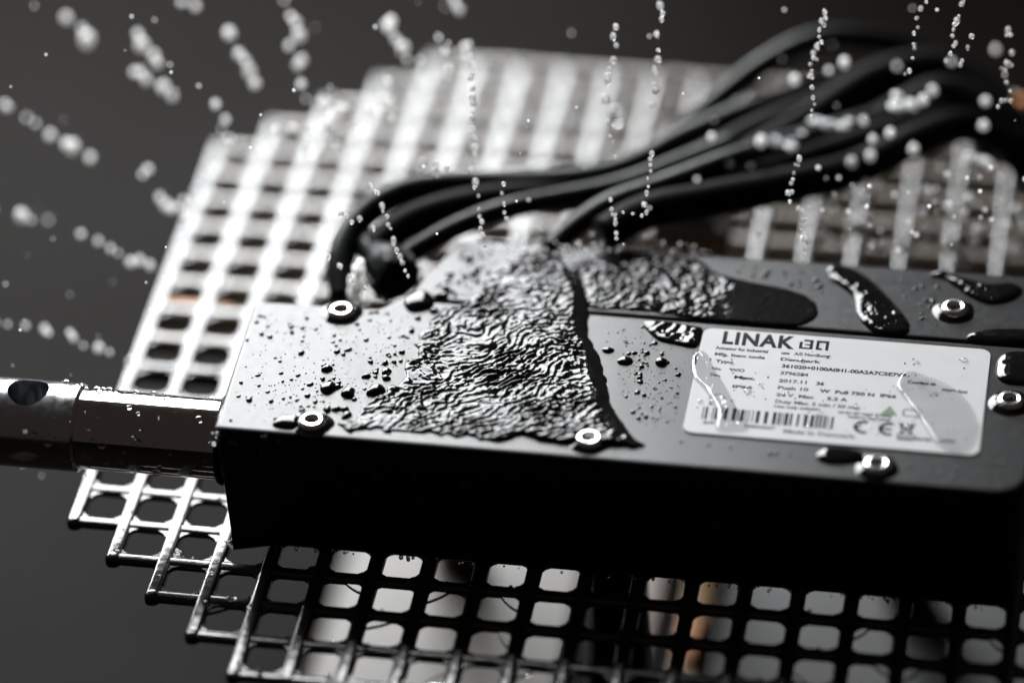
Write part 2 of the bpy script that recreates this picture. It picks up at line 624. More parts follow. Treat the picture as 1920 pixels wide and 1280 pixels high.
cable('cable', [(645, 560, 4.0), (640, 480, 4.6), (672, 415, 5.2), (735, 368, 5.6), (820, 348, 5.9), (960, 345, 6.2), (1090, 336, 6.4), (1180, 312, 6.8), (1290, 256, 7.6), (1420, 205, 8.4), (1560, 168, 9.4), (1680, 130, 10), (1790, 150, 10), (1880, 240, 9), (1960, 330, 8)],
      .29, 'black cable looping round the connector and forming the left outline of the bundle', 'cable')
cable('cable', [(1090, 405, 6.6), (1160, 345, 7.2), (1240, 272, 8), (1330, 200, 8.6), (1430, 122, 9.2), (1530, 75, 9.8), (1630, 74, 10), (1730, 100, 10.2), (1820, 160, 10), (1900, 250, 9.5), (1970, 340, 9)],
      .25, 'black cable arching highest above the bundle at the back', 'cable')
cable('cable', [(735, 500, 4.2), (790, 462, 4.4), (860, 424, 4.8), (950, 392, 5.2), (1060, 370, 5.8), (1170, 345, 6.2), (1290, 300, 6.8), (1430, 245, 7.6), (1580, 200, 8.6), (1720, 165, 9.4), (1830, 190, 9.5), (1930, 260, 9)],
      .22, 'thin grey-sheened cable leaving the connector just behind the casing step', 'cable')
cable('cable', [(700, 470, 4.6), (760, 420, 5), (850, 388, 5.4), (960, 372, 5.8), (1080, 368, 6.2), (1200, 350, 6.6), (1330, 290, 7.2), (1480, 220, 8), (1640, 170, 9), (1780, 190, 9.4), (1870, 280, 9)],
      .33, 'thick black cable in the middle of the bundle')
cable('cable', [(1030, 470, 4.2), (1085, 420, 4.6), (1150, 380, 5), (1250, 345, 5.4), (1370, 300, 6), (1500, 262, 6.8), (1640, 225, 7.6), (1770, 205, 8.2), (1860, 240, 8.6), (1950, 320, 8)],
      .24, 'black cable rising from behind the water patch to the right', 'cable')
cable('cable', [(1130, 440, 4), (1210, 398, 4.4), (1320, 376, 4.8), (1460, 350, 5.4), (1600, 318, 6.2), (1720, 262, 7), (1820, 235, 8), (1920, 280, 8)],
      .36, 'lowest thick black cable of the bundle, half hidden by spray')
cable('cable', [(1200, 400, 5.4), (1320, 352, 5.8), (1450, 318, 6.2), (1570, 280, 6.8), (1700, 235, 7.6), (1800, 210, 8.4), (1890, 260, 8.6), (1960, 330, 8)],
      .3, 'black cable between the lowest one and the middle of the bundle')

cable('cable', [(1400, 300, 7), (1520, 225, 8), (1640, 150, 9), (1760, 128, 9.4), (1850, 180, 9), (1940, 300, 8)],
      .40, 'thick black cable under the crest of the highest cable')
cable('cable', [(1560, 290, 7), (1670, 225, 8), (1770, 180, 8.6), (1860, 225, 8.4), (1950, 330, 8)],
      .44, 'thick black cable at the right end of the bundle below its crest')

cn = at_d(722, 495, 3.4)
conn = empty('cable_connector', cn, 'dark round cable connector plugged in at the step of the casing', 'connector')
axis = (at_d(775, 545, 3.0) - at_d(690, 440, 4.4)).normalized()
rot = axis.to_track_quat('Z', 'Y').to_matrix().to_4x4()
bm = lathe([(0, -.75), (.3, -.75), (.34, -.6), (.36, -.1), (.46, -.06), (.48, .1), (.48, .55), (.44, .62), (0, .62)], 28)
bmesh.ops.transform(bm, matrix=rot, verts=bm.verts)
link('plug', bm, M['cable'], conn, smooth=True)
bm = bmesh.new()
for k in range(10):
    a = k * math.pi / 5
    vv = [(math.cos(a + s) * rr, math.sin(a + s) * rr) for s, rr in ((-.12, .47), (.12, .47), (.09, .54), (-.09, .54))]
    loft(bm, [[(x, y, .12) for x, y in vv], [(x, y, .5) for x, y in vv]])
bmesh.ops.transform(bm, matrix=rot, verts=bm.verts)
link('grip_ring', bm, M['cable'], conn)
bm = lathe([(0, -1.25), (.16, -1.25), (.2, -1.2), (.27, -.72), (0, -.72)], 20)
bmesh.ops.transform(bm, matrix=rot, verts=bm.verts)
link('strain_relief', bm, M['cable'], conn, smooth=True)

# pale block and orange cap, far out of focus
q = at_z(1285, 470, .0)
q = at_d(1296, 462, 6.0)
blk = empty('terminal_block', q, 'pale blurred plastic block with tan lower edge behind the casing, under the cables', 'block')
pp = rounded([(-.8, -.4), (.8, -.4), (.8, .4), (-.8, .4)], .12)
link('base', slab(pp, 0, .5, .06), M['tan'], blk)
link('cap', slab([v * .93 for v in pp], .5, .95, .22, 5), M['white'], blk)
q = at_d(1912, 205, 9)
bm = lathe([(0, -.22), (.18, -.22), (.22, -.16), (.22, .14), (.18, .2), (.1, .24), (0, .24)], 24)
tag(link('end_cap', bm, M['orange'], None, q, smooth=True), 'small orange cap at the end of the cable bundle near the edge of the picture', 'cap')


# panels put in for wet-floor reflections, and an orange piece, seen through the holes
def panel(name, x0, y0, x1, y1, h, m, label, cat):
    pts = rounded([(x0, y0), (x1, y0), (x1, y1), (x0, y1)], .15, 3)
    c = Vector(((x0 + x1) / 2, (y0 + y1) / 2, FLOOR + .004))
    o = link(name, slab([Vector((v.x - c.x, v.y - c.y)) for v in pts], 0, h, .04, 2), M[m], None, c)
    return tag(o, label, cat)


panel('floor_reflection', 2.5, 5.0, 7.75, 12.2, .25, 'beige', 'pale beige board added as a floor reflection, seen through the grate holes near the rod end', 'panel')
panel('floor_reflection', 11.0, 5.0, 20.5, 12.2, .22, 'greyb', 'dull grey board added as a floor reflection, seen through the grate holes below the nameplate', 'panel')
panel('floor_strip', 9.0, 5.0, 9.5, 12.0, .2, 'brown', 'thin brown strip added as a floor reflection, seen through the grate holes under the casing', 'strip')
panel('floor_strip', 10.15, 5.0, 10.6, 12.0, .3, 'tan', 'tan strip added as a floor reflection beside the grey floor board, seen through the grate', 'strip')
panel('floor_strip', 10.2, 6.8, 10.52, 8.2, .5, 'orange', 'short orange strip added as a reflection on the tan floor strip below the grate', 'strip')
q = at_z(365, 604, FLOOR)
panel('floor_strip', q.x - .75, q.y - .3, q.x + .75, q.y + .3, .3, 'orange', 'orange piece on the floor seen through two holes at the left edge of the grate', 'strip')

# ------------------------------------------------------------------ water on the casing
def seg_dist(px, py, ax, ay, bx, by):
    dx, dy = bx - ax, by - ay
    t = max(0, min(1, ((px - ax) * dx + (py - ay) * dy) / (dx * dx + dy * dy + 1e-12)))
    cx, cy = ax + t * dx, ay + t * dy
    return math.hypot(px - cx, py - cy), cx, cy


def smooth_poly(pts, per=5):
    n = len(pts)
    per = per if n < 24 else 9
    out = []
    for k in range(n):
        p0, p1, p2, p3 = (Vector(pts[(k + q) % n]) for q in (-1, 0, 1, 2))
        for s in range(per):
            t = s / per
            out.append(0.5 * ((2 * p1) + (p2 - p0) * t + (2 * p0 - 5 * p1 + 4 * p2 - p3) * t * t + (3 * p1 - p0 - 3 * p2 + p3) * t ** 3))
    return out


def film(name, outline_px, z, step, hmax, edge, ripple=None, label='', cat='water', kind_mat='wet', group=None, wobble=0.0):
    """water lying on a level face: a height field inside an outline; its rim meets the face"""
    pts = smooth_poly([at_z(x, y, z).to_2d() for x, y in outline_px])
    if wobble:
        pts = [p + Vector((noise.noise((p.x * 11, p.y * 11, 4.7)), noise.noise((p.x * 11, p.y * 11, 6.1)))) * wobble * .45 * (1 if p.x < 8.3 else .3) + Vector((noise.noise((p.x * 4, p.y * 4, 1.7)), noise.noise((p.x * 4, p.y * 4, 8.1)))) * wobble * (1 if p.x < 8.5 else .3) for p in pts]
    segs = [(pts[k].x, pts[k].y, pts[(k + 1) % len(pts)].x, pts[(k + 1) % len(pts)].y) for k in range(len(pts))]
    x0, x1 = min(p.x for p in pts), max(p.x for p in pts)
    y0, y1 = min(p.y for p in pts), max(p.y for p in pts)
    nx, ny = int((x1 - x0) / step) + 3, int((y1 - y0) / step) + 3

    def inside(x, y):
        c = False
        for ax, ay, bx, by in segs:
            if (ay > y) != (by > y) and x < (bx - ax) * (y - ay) / (by - ay) + ax:
                c = not c
        return c
    # coarse buckets keep the distance search short
    bm = bmesh.new()
    vs = {}
    ins = {}
    for a in range(nx):
        for b in range(ny):
            ins[a, b] = inside(x0 - step + a * step, y0 - step + b * step)
    cells = [(a, b) for a in range(nx - 1) for b in range(ny - 1) if ins[a, b] or ins[a + 1, b] or ins[a, b + 1] or ins[a + 1, b + 1]]
    cx, cy = (x0 + x1) / 2, (y0 + y1) / 2

    def vert(a, b):
        if (a, b) in vs:
            return vs[a, b]
        x, y = x0 - step + a * step, y0 - step + b * step
        best = (1e9, 0, 0)
        for s in segs:
            mx, my = (s[0] + s[2]) * .5, (s[1] + s[3]) * .5
            if abs(mx - x) + abs(my - y) > best[0] * 1.5 + 1.0:
                continue
            d = seg_dist(x, y, *s)
            if d[0] < best[0]:
                best = d
        if ins[a, b]:
            t = min(1, best[0] / edge)
            h = hmax * math.sqrt(max(0, 1 - (1 - t) ** 2))
            if ripple:
                h += ripple(x, y, best[0])
            h = max(h, .002)
            v = bm.verts.new((x - cx, y - cy, h))
        else:
            v = bm.verts.new((best[1] - cx, best[2] - cy, .0005))
        vs[a, b] = v
        return v
    for a, b in cells:
        q = [vert(a, b), vert(a + 1, b), vert(a + 1, b + 1), vert(a, b + 1)]
        try:
            bm.faces.new(q)
        except ValueError:
            pass
    bmesh.ops.remove_doubles(bm, verts=bm.verts, dist=step * .08)
    o = link(name, bm, M[kind_mat], None, (cx, cy, z + .001), smooth=True)
    # upward normals
    if o.data.polygons and sum(p.normal.z for p in o.data.polygons) < 0:
        o.data.flip_normals()
    return tag(o, label, cat, group)


def ripples(mask, amp=.045, ang=35, fx=3.4, fy=8.5, seed=0.0):
    ca, sa = math.cos(math.radians(ang)), math.sin(math.radians(ang))

    def f(x, y, d):
        m = mask(x, y) * min(1, d / .12)
        if m <= 0:
            return 0
        wx = x + .45 * noise.noise((x * .8, y * .8, seed + 3)) + .12 * noise.noise((x * 2.6, y * 2.6, seed + 4))
        wy = y + .45 * noise.noise((x * .8, y * .8, seed + 9)) + .12 * noise.noise((x * 2.6, y * 2.6, seed + 7))
        u, v = wx * ca + wy * sa, -wx * sa + wy * ca
        n = noise.noise((u * fx, v * fy, seed)) + .6 * noise.noise((u * fx * 1.9, v * fy * 1.5, seed + 5)) + .4 * noise.noise((x * 15, y * 15, seed + 2))
        k = .45 + 1.2 * max(0, .45 + noise.noise((x * 1.1, y * 1.1, seed + 12)))
        n2 = noise.noise((x * 2.3, y * 2.3, seed + 21))
        return amp * m * (n * k + .9 * n2)
    return f


def sstep(a, b, x):
    t = max(0, min(1, (x - a) / (b - a)))
    return t * t * (3 - 2 * t)


patch1 = [(640, 803), (668, 778), (705, 752), (745, 715), (770, 672), (795, 632), (825, 592), (862, 572), (898, 552), (918, 515), (945, 486), (990, 474), (1040, 484), (1078, 508), (1098, 542), (1106, 590), (1102, 625), (1122, 668), (1138, 720), (1150, 765), (1180, 808), (1207, 838), (1150, 836), (1050, 830), (930, 822), (800, 814), (700, 808)]
RIM = [at_z(x, y, TOP).to_2d() for x, y in ((1040, 480), (1078, 508), (1098, 542), (1106, 590), (1102, 625), (1122, 668), (1138, 720), (1150, 765), (1180, 808), (1207, 838))]


def rim_x(y):
    for p, q in zip(RIM[:-1], RIM[1:]):
        if q.y <= y <= p.y:
            return p.x + (q.x - p.x) * (p.y - y) / (p.y - q.y)
    return RIM[0].x if y > RIM[0].y else RIM[-1].x


def mask1(x, y):
    """the ripples die away in the smooth band along the right rim"""
    dr = rim_x(y) - x + .14 * noise.noise((x * 2, y * 2, 3))
    return sstep(.14, .42, dr)


rip1 = ripples(mask1, .036, 30, 5.4, 12.0)


def patch1_height(x, y, d):
    dr = rim_x(y) - x
    wide = .30 + .25 * sstep(1.0, -.6, y) + .1 * noise.noise((y * 1.7, 3, 5))
    return rip1(x, y, d) + .085 * min(1, max(0, dr / wide)) * sstep(4.2, 0, dr)


film('water_patch', patch1, TOP, .025, .035, .08, patch1_height, 'large rippled sheet of water where the spray hits the middle of the casing', 'water', 'wet_rough', wobble=.2)
patch2 = [(1040, 560), (1070, 530), (1062, 500), (1085, 486), (1140, 486), (1230, 481), (1300, 485), (1345, 512), (1400, 527), (1470, 541), (1515, 556), (1535, 582), (1520, 604), (1480, 612), (1400, 606), (1330, 601), (1240, 588), (1170, 582), (1100, 576)]


def mask2(x, y):
    return 1 - sstep(13.0 - 1.2, 13.0 - .5, x + .0) if True else 1


xm = at_z(1350, 560, TOP).x
film('water_patch', patch2, TOP - .02, .03, .04, .14, ripples(lambda x, y: (1 - sstep(xm - .3, xm + .35, x)) * .95 + .05, .032, 20, 5, 12, 4.0),
     'rippled water on the rear cover running out into a smooth dark tongue above the nameplate', 'water', 'wet_rough', wobble=.1)
film('water_patch', [(1205, 606), (1240, 603), (1300, 612), (1318, 618), (1314, 640), (1302, 652), (1265, 646), (1230, 636)], TOP, .03, .06, .12,
     ripples(lambda x, y: .5, .035, 20, 3, 7, 11), 'small dark lip of water beside the upper left corner of the nameplate', 'water')
film('water_puddle', [(1548, 505), (1570, 499), (1606, 508), (1640, 532), (1668, 560), (1696, 592), (1707, 615), (1692, 628), (1650, 627), (1622, 612), (1606, 588), (1600, 560), (1575, 538), (1556, 524)], TOP - .02, .03, .08, .18, ripples(lambda x, y: .6, .03, 70, 2.2, 3.5, 21),
     'long dark drop of water on the rear cover between the tongue and the screw', 'water', 'wet', 'puddles on the rear cover')
film('water_puddle', [(1742, 517), (1768, 508), (1800, 520), (1850, 533), (1898, 532), (1918, 545), (1900, 562), (1860, 571), (1822, 560), (1790, 540), (1768, 524)], TOP - .02, .03, .08, .18, ripples(lambda x, y: .6, .03, 110, 2.2, 3.5, 31),
     'dark drop of water on the rear cover right behind the screw there', 'water', 'wet', 'puddles on the rear cover')
film('water_puddle', [(1812, 632), (1835, 620), (1880, 617), (1935, 620), (1940, 640), (1900, 646), (1840, 644)], TOP, .04, .08, .25, ripples(lambda x, y: .6, .03, 10, 2.2, 3.5, 41),
     'flat dark streak of water lying along the cover seam near the nameplate corner', 'water')
film('water_puddle', [(1868, 682), (1882, 664), (1910, 660), (1942, 668), (1940, 716), (1905, 722), (1872, 712)], TOP, .03, .08, .18, ripples(lambda x, y: .6, .03, 110, 2.2, 3.5, 31),
     'dark drop of water touching the upper right corner of the nameplate', 'water')
film('water_puddle', [(1530, 850), (1560, 838), (1610, 845), (1618, 862), (1575, 872), (1538, 866)], TOP, .04, .08, .22, None,
     'dark drop of water at the front edge beside the screw below the nameplate', 'water')
film('water_puddle', [(510, 796), (530, 780), (562, 782), (562, 802), (530, 804)], TOP, .03, .09, .2, None,
     'dark drop of water touching the screw at the front left corner of the casing', 'water')
film('water_puddle', [(1680, 722), (1700, 697), (1738, 706), (1778, 722), (1812, 752), (1832, 790), (1826, 826), (1802, 844), (1764, 838), (1742, 812), (1722, 782), (1700, 752)], TOP + .033, .022, .045, .06, ripples(lambda x, y: .3, .03, 70, 1.6, 2.6, 51),
     'large clear drop of water over the right end of the nameplate', 'water', 'water')
film('water_puddle', [(1298, 668), (1322, 660), (1338, 690), (1362, 728), (1384, 770), (1402, 800), (1370, 806), (1342, 802), (1344, 768), (1322, 730), (1300, 706)], TOP + .033, .022, .04, .06, ripples(lambda x, y: .3, .03, 70, 1.6, 2.6, 61),
     'thin clear run of water over the left end of the nameplate', 'water', 'water')


# ------------------------------------------------------------------ beads
def bead_mesh(name, h, seed, n=20, m='wet'):
    r3 = random.Random(seed)
    bm = bmesh.new()
    ph = [r3.uniform(-.16, .16) for _ in range(4)]
    rings = []
    for s in range(5):
        t = s / 5
        rr = math.cos(t * math.pi / 2) ** .8
        z = h * math.sin(t * math.pi / 2)
        rings.append([bm.verts.new((rr * math.cos(a) * (1 + ph[0] * math.cos(2 * a) + ph[1] * math.sin(3 * a)), rr * math.sin(a) * (1 + ph[2] * math.sin(2 * a) + ph[1] * math.cos(3 * a)), z))
                      for a in (2 * math.pi * k / n for k in range(n))])
    tp = bm.verts.new((0, 0, h))
    for a, b in zip(rings[:-1], rings[1:]):
        for k in range(n):
            bm.faces.new((a[k], a[(k + 1) % n], b[(k + 1) % n], b[k]))
    for k in range(n):
        bm.faces.new((rings[-1][k], rings[-1][(k + 1) % n], tp))
    me = bpy.data.meshes.new(name)
    bmesh.ops.scale(bm, vec=(P, P, P), verts=bm.verts)
    bm.to_mesh(me)
    bm.free()
    for f in me.polygons:
        f.use_smooth = True
    me.materials.append(M[m])
    return me


BEADS = [bead_mesh('water_bead', .5 + .12 * (k % 3), k) for k in range(6)]
CLEAR_BEADS = [bead_mesh('clear_bead', .5 + .12 * (k % 3), k, 20, 'water') for k in range(6)]


def bead(q, r, label, group, z=None, flat=1.0):
    o = bpy.data.objects.new('water_bead', rnd.choice(CLEAR_BEADS if q.z > TOP + .02 else BEADS))
    col.objects.link(o)
    o.location = Vector((q.x, q.y, q.z + .002)) * P
    o.scale = (r * rnd.uniform(.85, 1.2), r * rnd.uniform(.85, 1.2), r * flat)
    o.rotation_euler = (0, 0, rnd.uniform(0, 6.28))
    return tag(o, label, 'water bead', group)


def rest_bead(bm, q, r):
    n = 8
    ring0 = [bm.verts.new((q.x + r * math.cos(2 * math.pi * k / n), q.y + r * math.sin(2 * math.pi * k / n), q.z)) for k in range(n)]
    ring1 = [bm.verts.new((q.x + r * .75 * math.cos(2 * math.pi * k / n), q.y + r * .75 * math.sin(2 * math.pi * k / n), q.z + r * .4)) for k in range(n)]
    t = bm.verts.new((q.x, q.y, q.z + r * .58))
    for k in range(n):
        k2 = (k + 1) % n
        bm.faces.new((ring0[k], ring0[k2], ring1[k2], ring1[k]))
        bm.faces.new((ring1[k], ring1[k2], t))


# ones that can be told apart
big = [(787, 566, .26, 'big dark drop of water sitting on the seam at the casing step'), (615, 728, .19, 'largest oval water bead on the left end of the casing'),
       (705, 733, .17, 'oval water bead at the left rim of the large rippled sheet'), (653, 738, .13, 'crescent water bead beside the oval one on the left end of the casing'),
       (613, 692, .10, 'bright water bead in the middle of the left end of the casing'),
       (1172, 677, .13, 'largest water bead between the rippled sheet and the nameplate'), (1140, 657, .10, 'elongated water bead close to the right rim of the rippled sheet'),
       (1240, 680, .11, 'water bead just left of the nameplate halfway up its edge')]
for px, py, r, lab in big:
    bead(at_z(px, py, TOP), r, lab, None)
regs = [
    ('dark water bead along the ragged left rim of the rippled sheet', 'water beads along the left rim of the rippled sheet', [(640, 790), (690, 740), (750, 690), (790, 620), (850, 560), (905, 520), (915, 470), (880, 470), (800, 560), (740, 640), (690, 700), (600, 780)], TOP, 40, .035, .1),
    ('dark water bead scattered on the left end of the casing', 'water beads on the left end of the casing', [(430, 790), (470, 585), (760, 580), (800, 590), (760, 660), (690, 740), (640, 790)], TOP, 85, .032, .068),
    ('dark water bead scattered on the corner of the rear cover by the casing step', 'water beads on the rear cover corner', [(800, 545), (870, 462), (930, 470), (920, 500), (880, 550)], TOP - .02, 22, .025, .06),
    ('dark water bead between the rippled water sheet and the nameplate', 'water beads left of the nameplate', [(1130, 620), (1200, 610), (1290, 660), (1265, 800), (1220, 820), (1175, 760)], TOP, 60, .025, .065),
    ('small water bead on the rear cover above the dark tongue of water', 'water beads on the rear edge of the rear cover', [(1330, 495), (1540, 510), (1545, 550), (1400, 520)], TOP - .02, 22, .025, .06),
    ('small water bead on the rear cover round its screw', 'water beads round the rear cover screw', [(1660, 520), (1740, 530), (1790, 545), (1760, 620), (1720, 600)], TOP - .02, 24, .02, .05),
    ('clear water bead standing on the nameplate', 'water beads on the nameplate', [(1330, 650), (1840, 668), (1825, 840), (1300, 790)], TOP + .033, 24, .03, .07),
    ('small water bead on the dark margin round the nameplate', 'water beads on the casing margin', [(1230, 820), (1300, 830), (1830, 880), (1880, 830), (1880, 770), (1900, 890), (1850, 900), (1300, 850)], TOP, 18, .03, .06),
]


def in_poly(x, y, pts):
    c = False
    for k in range(len(pts)):
        ax, ay = pts[k - 1]
        bx, by = pts[k]
        if (ay > y) != (by > y) and x < (bx - ax) * (y - ay) / (by - ay) + ax:
            c = not c
    return c


fine = bmesh.new()
for lab, grp, poly, z, n, r0, r1 in regs:
    xs, ys = [p[0] for p in poly], [p[1] for p in poly]
    c = 0
    while c < n:
        x, y = rnd.uniform(min(xs), max(xs)), rnd.uniform(min(ys), max(ys))
        if not in_poly(x, y, poly):
            continue
        q = at_z(x, y, z)
        if any((q - s).to_2d().length < .33 for s in SCREWS):
            continue
        c += 1
        bead(q, r0 + (r1 - r0) * rnd.random() ** 2, lab, grp)
        for _ in range(4):
            x2, y2 = x + rnd.gauss(0, 30), y + rnd.gauss(0, 18)
            if in_poly(x2, y2, poly):
                rest_bead(fine, at_z(x2, y2, z + .001), rnd.uniform(.008, .02))
tag(link('fine_water_beads', fine, M['wet'], None, kind='stuff', smooth=True), 'fine dust of tiny water beads over the top of the casing', 'water beads')

# meniscus of water round each screw
for k, q in enumerate(SCREWS):
    bm = bmesh.new()
    n = 36
    prof = [(.262, .06), (.30, .035), (.34, .014), (.40, .0)]
    rings = []
    for r, h in prof:
        rings.append([bm.verts.new((r * math.cos(2 * math.pi * a / n) * (1 + .06 * math.sin(a * .5 + k)), r * math.sin(2 * math.pi * a / n) * (1 + .05 * math.cos(a * .35 + k)), h)) for a in range(n)])
    for a, b in zip(rings[:-1], rings[1:]):
        for s in range(n):
            bm.faces.new((a[s], b[s], b[(s + 1) % n], a[(s + 1) % n]))
    lab = ['rear left corner', 'front left corner', 'front edge in the rippled sheet', 'front edge below the nameplate', 'right end of the casing', 'rear cover'][k]
    tag(link('water_ring', bm, M['wet'], None, (q.x, q.y, (TOP if k < 5 else TOP - .02) + .002), smooth=True), 'ring of water round the screw at the ' + lab, 'water', None)


# beads on the rod and on the grate
def drop_bm(bm, c, r, n=8):
    vs = []
    for s in range(1, 4):
        th = math.pi * s / 4
        vs.append([bm.verts.new((c.x + r * math.sin(th) * math.cos(2 * math.pi * k / n), c.y + r * math.sin(th) * math.sin(2 * math.pi * k / n), c.z + r * math.cos(th))) for k in range(n)])
    a = bm.verts.new((c.x, c.y, c.z + r))
    b = bm.verts.new((c.x, c.y, c.z - r))
    for k in range(n):
        k2 = (k + 1) % n
        bm.faces.new((a, vs[0][k], vs[0][k2]))
        bm.faces.new((vs[0][k], vs[1][k], vs[1][k2], vs[0][k2]))
        bm.faces.new((vs[1][k], vs[2][k], vs[2][k2], vs[1][k2]))
        bm.faces.new((b, vs[2][k2], vs[2][k]))


def ico_mesh(name, m, sub=2):
    bm = bmesh.new()
    bmesh.ops.create_icosphere(bm, subdivisions=sub, radius=1.0)
    me = bpy.data.meshes.new(name)
    bmesh.ops.scale(bm, vec=(P, P, P), verts=bm.verts)
    bm.to_mesh(me)
    bm.free()
    for f in me.polygons:
        f.use_smooth = True
    me.materials.append(M[m])
    return me


def lump_mesh(name, m, seed):
    bm = bmesh.new()
    bmesh.ops.create_icosphere(bm, subdivisions=2, radius=1.0)
    o = Vector((seed * 3.1, seed * 1.7, seed))
    for v in bm.verts:
        v.co *= 1 + .38 * noise.noise(v.co * .9 + o) + .12 * noise.noise(v.co * 2.3 + o)
        v.co.z *= 1.12
    me = bpy.data.meshes.new(name)
    bmesh.ops.scale(bm, vec=(P, P, P), verts=bm.verts)
    bm.to_mesh(me)
    bm.free()
    for f in me.polygons:
        f.use_smooth = True
    me.materials.append(M[m])
    return me


SHARP = [lump_mesh('clear_lump', 'glint', k) for k in range(7)]
SOFT = [lump_mesh('white_lump', 'milky', k + 9) for k in range(5)]
DROP = ico_mesh('water_drop', 'milky')
CLEAR = ico_mesh('clear_drop', 'water', 3)


def drop(q, r, label, group, mesh=None, stretch=(1, 1, 1), cat='water drop', name='water_drop'):
    o = bpy.data.objects.new(name, mesh or DROP)
    col.objects.link(o)
    o.location = q * P
    o.scale = (r * stretch[0], r * stretch[1], r * stretch[2])
    return tag(o, label, cat, group)


for k in range(95):
    x = rnd.uniform(-2.4, 2.4)
    a = math.radians(rnd.choice((rnd.uniform(60, 150), rnd.uniform(150, 235), rnd.uniform(60, 100))))
    R = .84 if x < -.27 else .77
    c = Vector((x, -.07 + R * math.cos(a), 1.85 + R * math.sin(a)))
    if abs(x + 1.27) < .5 and c.z > 2.4:
        continue
    far = x < -.27
    drop(c, .025 + .06 * rnd.random() ** 2, 'clear water bead clinging to the bored rod end' if far else 'clear water bead clinging to the polished rod', 'beads on the rod end' if far else 'beads on the rod', CLEAR, (1.2, 1, .8), 'water bead', 'rod_bead')
# white blob added for a reflection low on the rod end
bm = tube(catmull([Vector((-.55, 0, .0)), Vector((-.25, .02, .03)), Vector((0, .03, .07)), Vector((.3, .0, .14))], 6), lambda t: .02 + .13 * math.sin(min(1, t * 1.05) * math.pi * .93) ** 1.2, 12)
qd = at_d(78, 838, -1.2)
cz = Vector((-1.10, -.07 - .84 * .93, 1.85 - .84 * .22))
tag(link('water_drop', bm, M['milky'], None, cz, smooth=True), 'white elongated blob added as a reflection on the lower side of the bored rod end', 'water drop')

gb = bmesh.new()
for k in range(700):
    i, j = rnd.randint(0, 21), rnd.uniform(-4.5, 16.5)
    if rnd.random() < .5:
        x, y = i - .5 + rnd.uniform(-.1, .1), j
        ok = has(i, round(j)) or has(i - 1, round(j))
    else:
        x, y = rnd.uniform(-.5, 20.5), rnd.randint(-4, 17) - .5 + rnd.uniform(-.1, .1)
        jj = round(y + .5)
        ok = has(round(x), jj) or has(round(x), jj - 1)
    if not ok or (2.3 < x < 17.7 and -1.1 < y < 5.9):
        continue
    rest_bead(gb, Vector((x, y, .0)), rnd.uniform(.02, .075))
tag(link('grate_water_beads', gb, M['water'], None, kind='stuff', smooth=True), 'many small water beads on the bars of the grate', 'water beads')

# water caught in the corners of the lower holes
for i, j, cx, cy in [(3, -3, -1, 1), (5, -2, 1, 1), (6, -3, -1, 1), (7, -2, -1, 1), (8, -3, 1, 1), (8, -2, 1, 1), (9, -4, -1, 1), (14, -3, -1, -1), (15, -2, -1, 1), (16, -3, -1, 1), (2, -1, -1, -1), (7, -4, 1, -1), (15, -3, 1, 1), (17, -2, 1, 1)]:
    bm = bmesh.new()
    R0 = .375
    a = rnd.uniform(.25, .5)
    b = rnd.uniform(.25, .5)
    prof = [(0, 0)] + [(a * math.cos(t) ** 1.6, b * math.sin(t) ** 1.6) for t in (0, .3, .6, .9, 1.2, 1.5707)]
    rim = [(cx * (R0 - x), cy * (R0 - y)) for x, y in prof]
    if cx * cy < 0:
        rim = rim[::-1]
    loft(bm, [[(x, y, -.13) for x, y in rim], [(x * .98 + cx * .005, y * .98 + cy * .005, -.06) for x, y in rim]])
    tag(link('water_film', bm, M['water'], None, (i, j, 0)), 'small film of water caught in the corner of a grate hole below the casing', 'water', 'water caught in the lower grate holes')

# beads running down the front of the casing
fb = bmesh.new()
for k in range(130):
    x = rnd.uniform(2.6, 17)
    z = 2.7 - abs(rnd.gauss(0, .8))
    if z < .1:
        continue
    if x > 5.5 and rnd.random() < .45:
        continue
    drop_bm(fb, Vector((x, -1.02 + (2.85 - z) * .045 + .01, z)), rnd.uniform(.012, .04))
for k in range(60):
    drop_bm(fb, Vector((rnd.uniform(2.9, 17), -.93 + rnd.uniform(-.03, .02), rnd.uniform(.0, .08))), rnd.uniform(.015, .05))
for k in range(30):
    drop_bm(fb, Vector((rnd.uniform(2.5, 4.2), -1.03, 2.78 - abs(rnd.gauss(0, .18)))), rnd.uniform(.015, .05))
tag(link('front_water_beads', fb, M['glint'], None, kind='stuff', smooth=True), 'small water beads on the black front side of the casing', 'water beads')

# ------------------------------------------------------------------ drops in flight
S = 1 / 100.0      # photograph pixels to pitches near the focus


ORD = ['topmost', 'second', 'third', 'fourth', 'fifth', 'sixth', 'seventh', 'eighth', 'ninth', 'tenth', 'eleventh', 'twelfth', 'thirteenth',
       'fourteenth', 'fifteenth', 'sixteenth', 'seventeenth', 'eighteenth', 'nineteenth', 'twentieth']


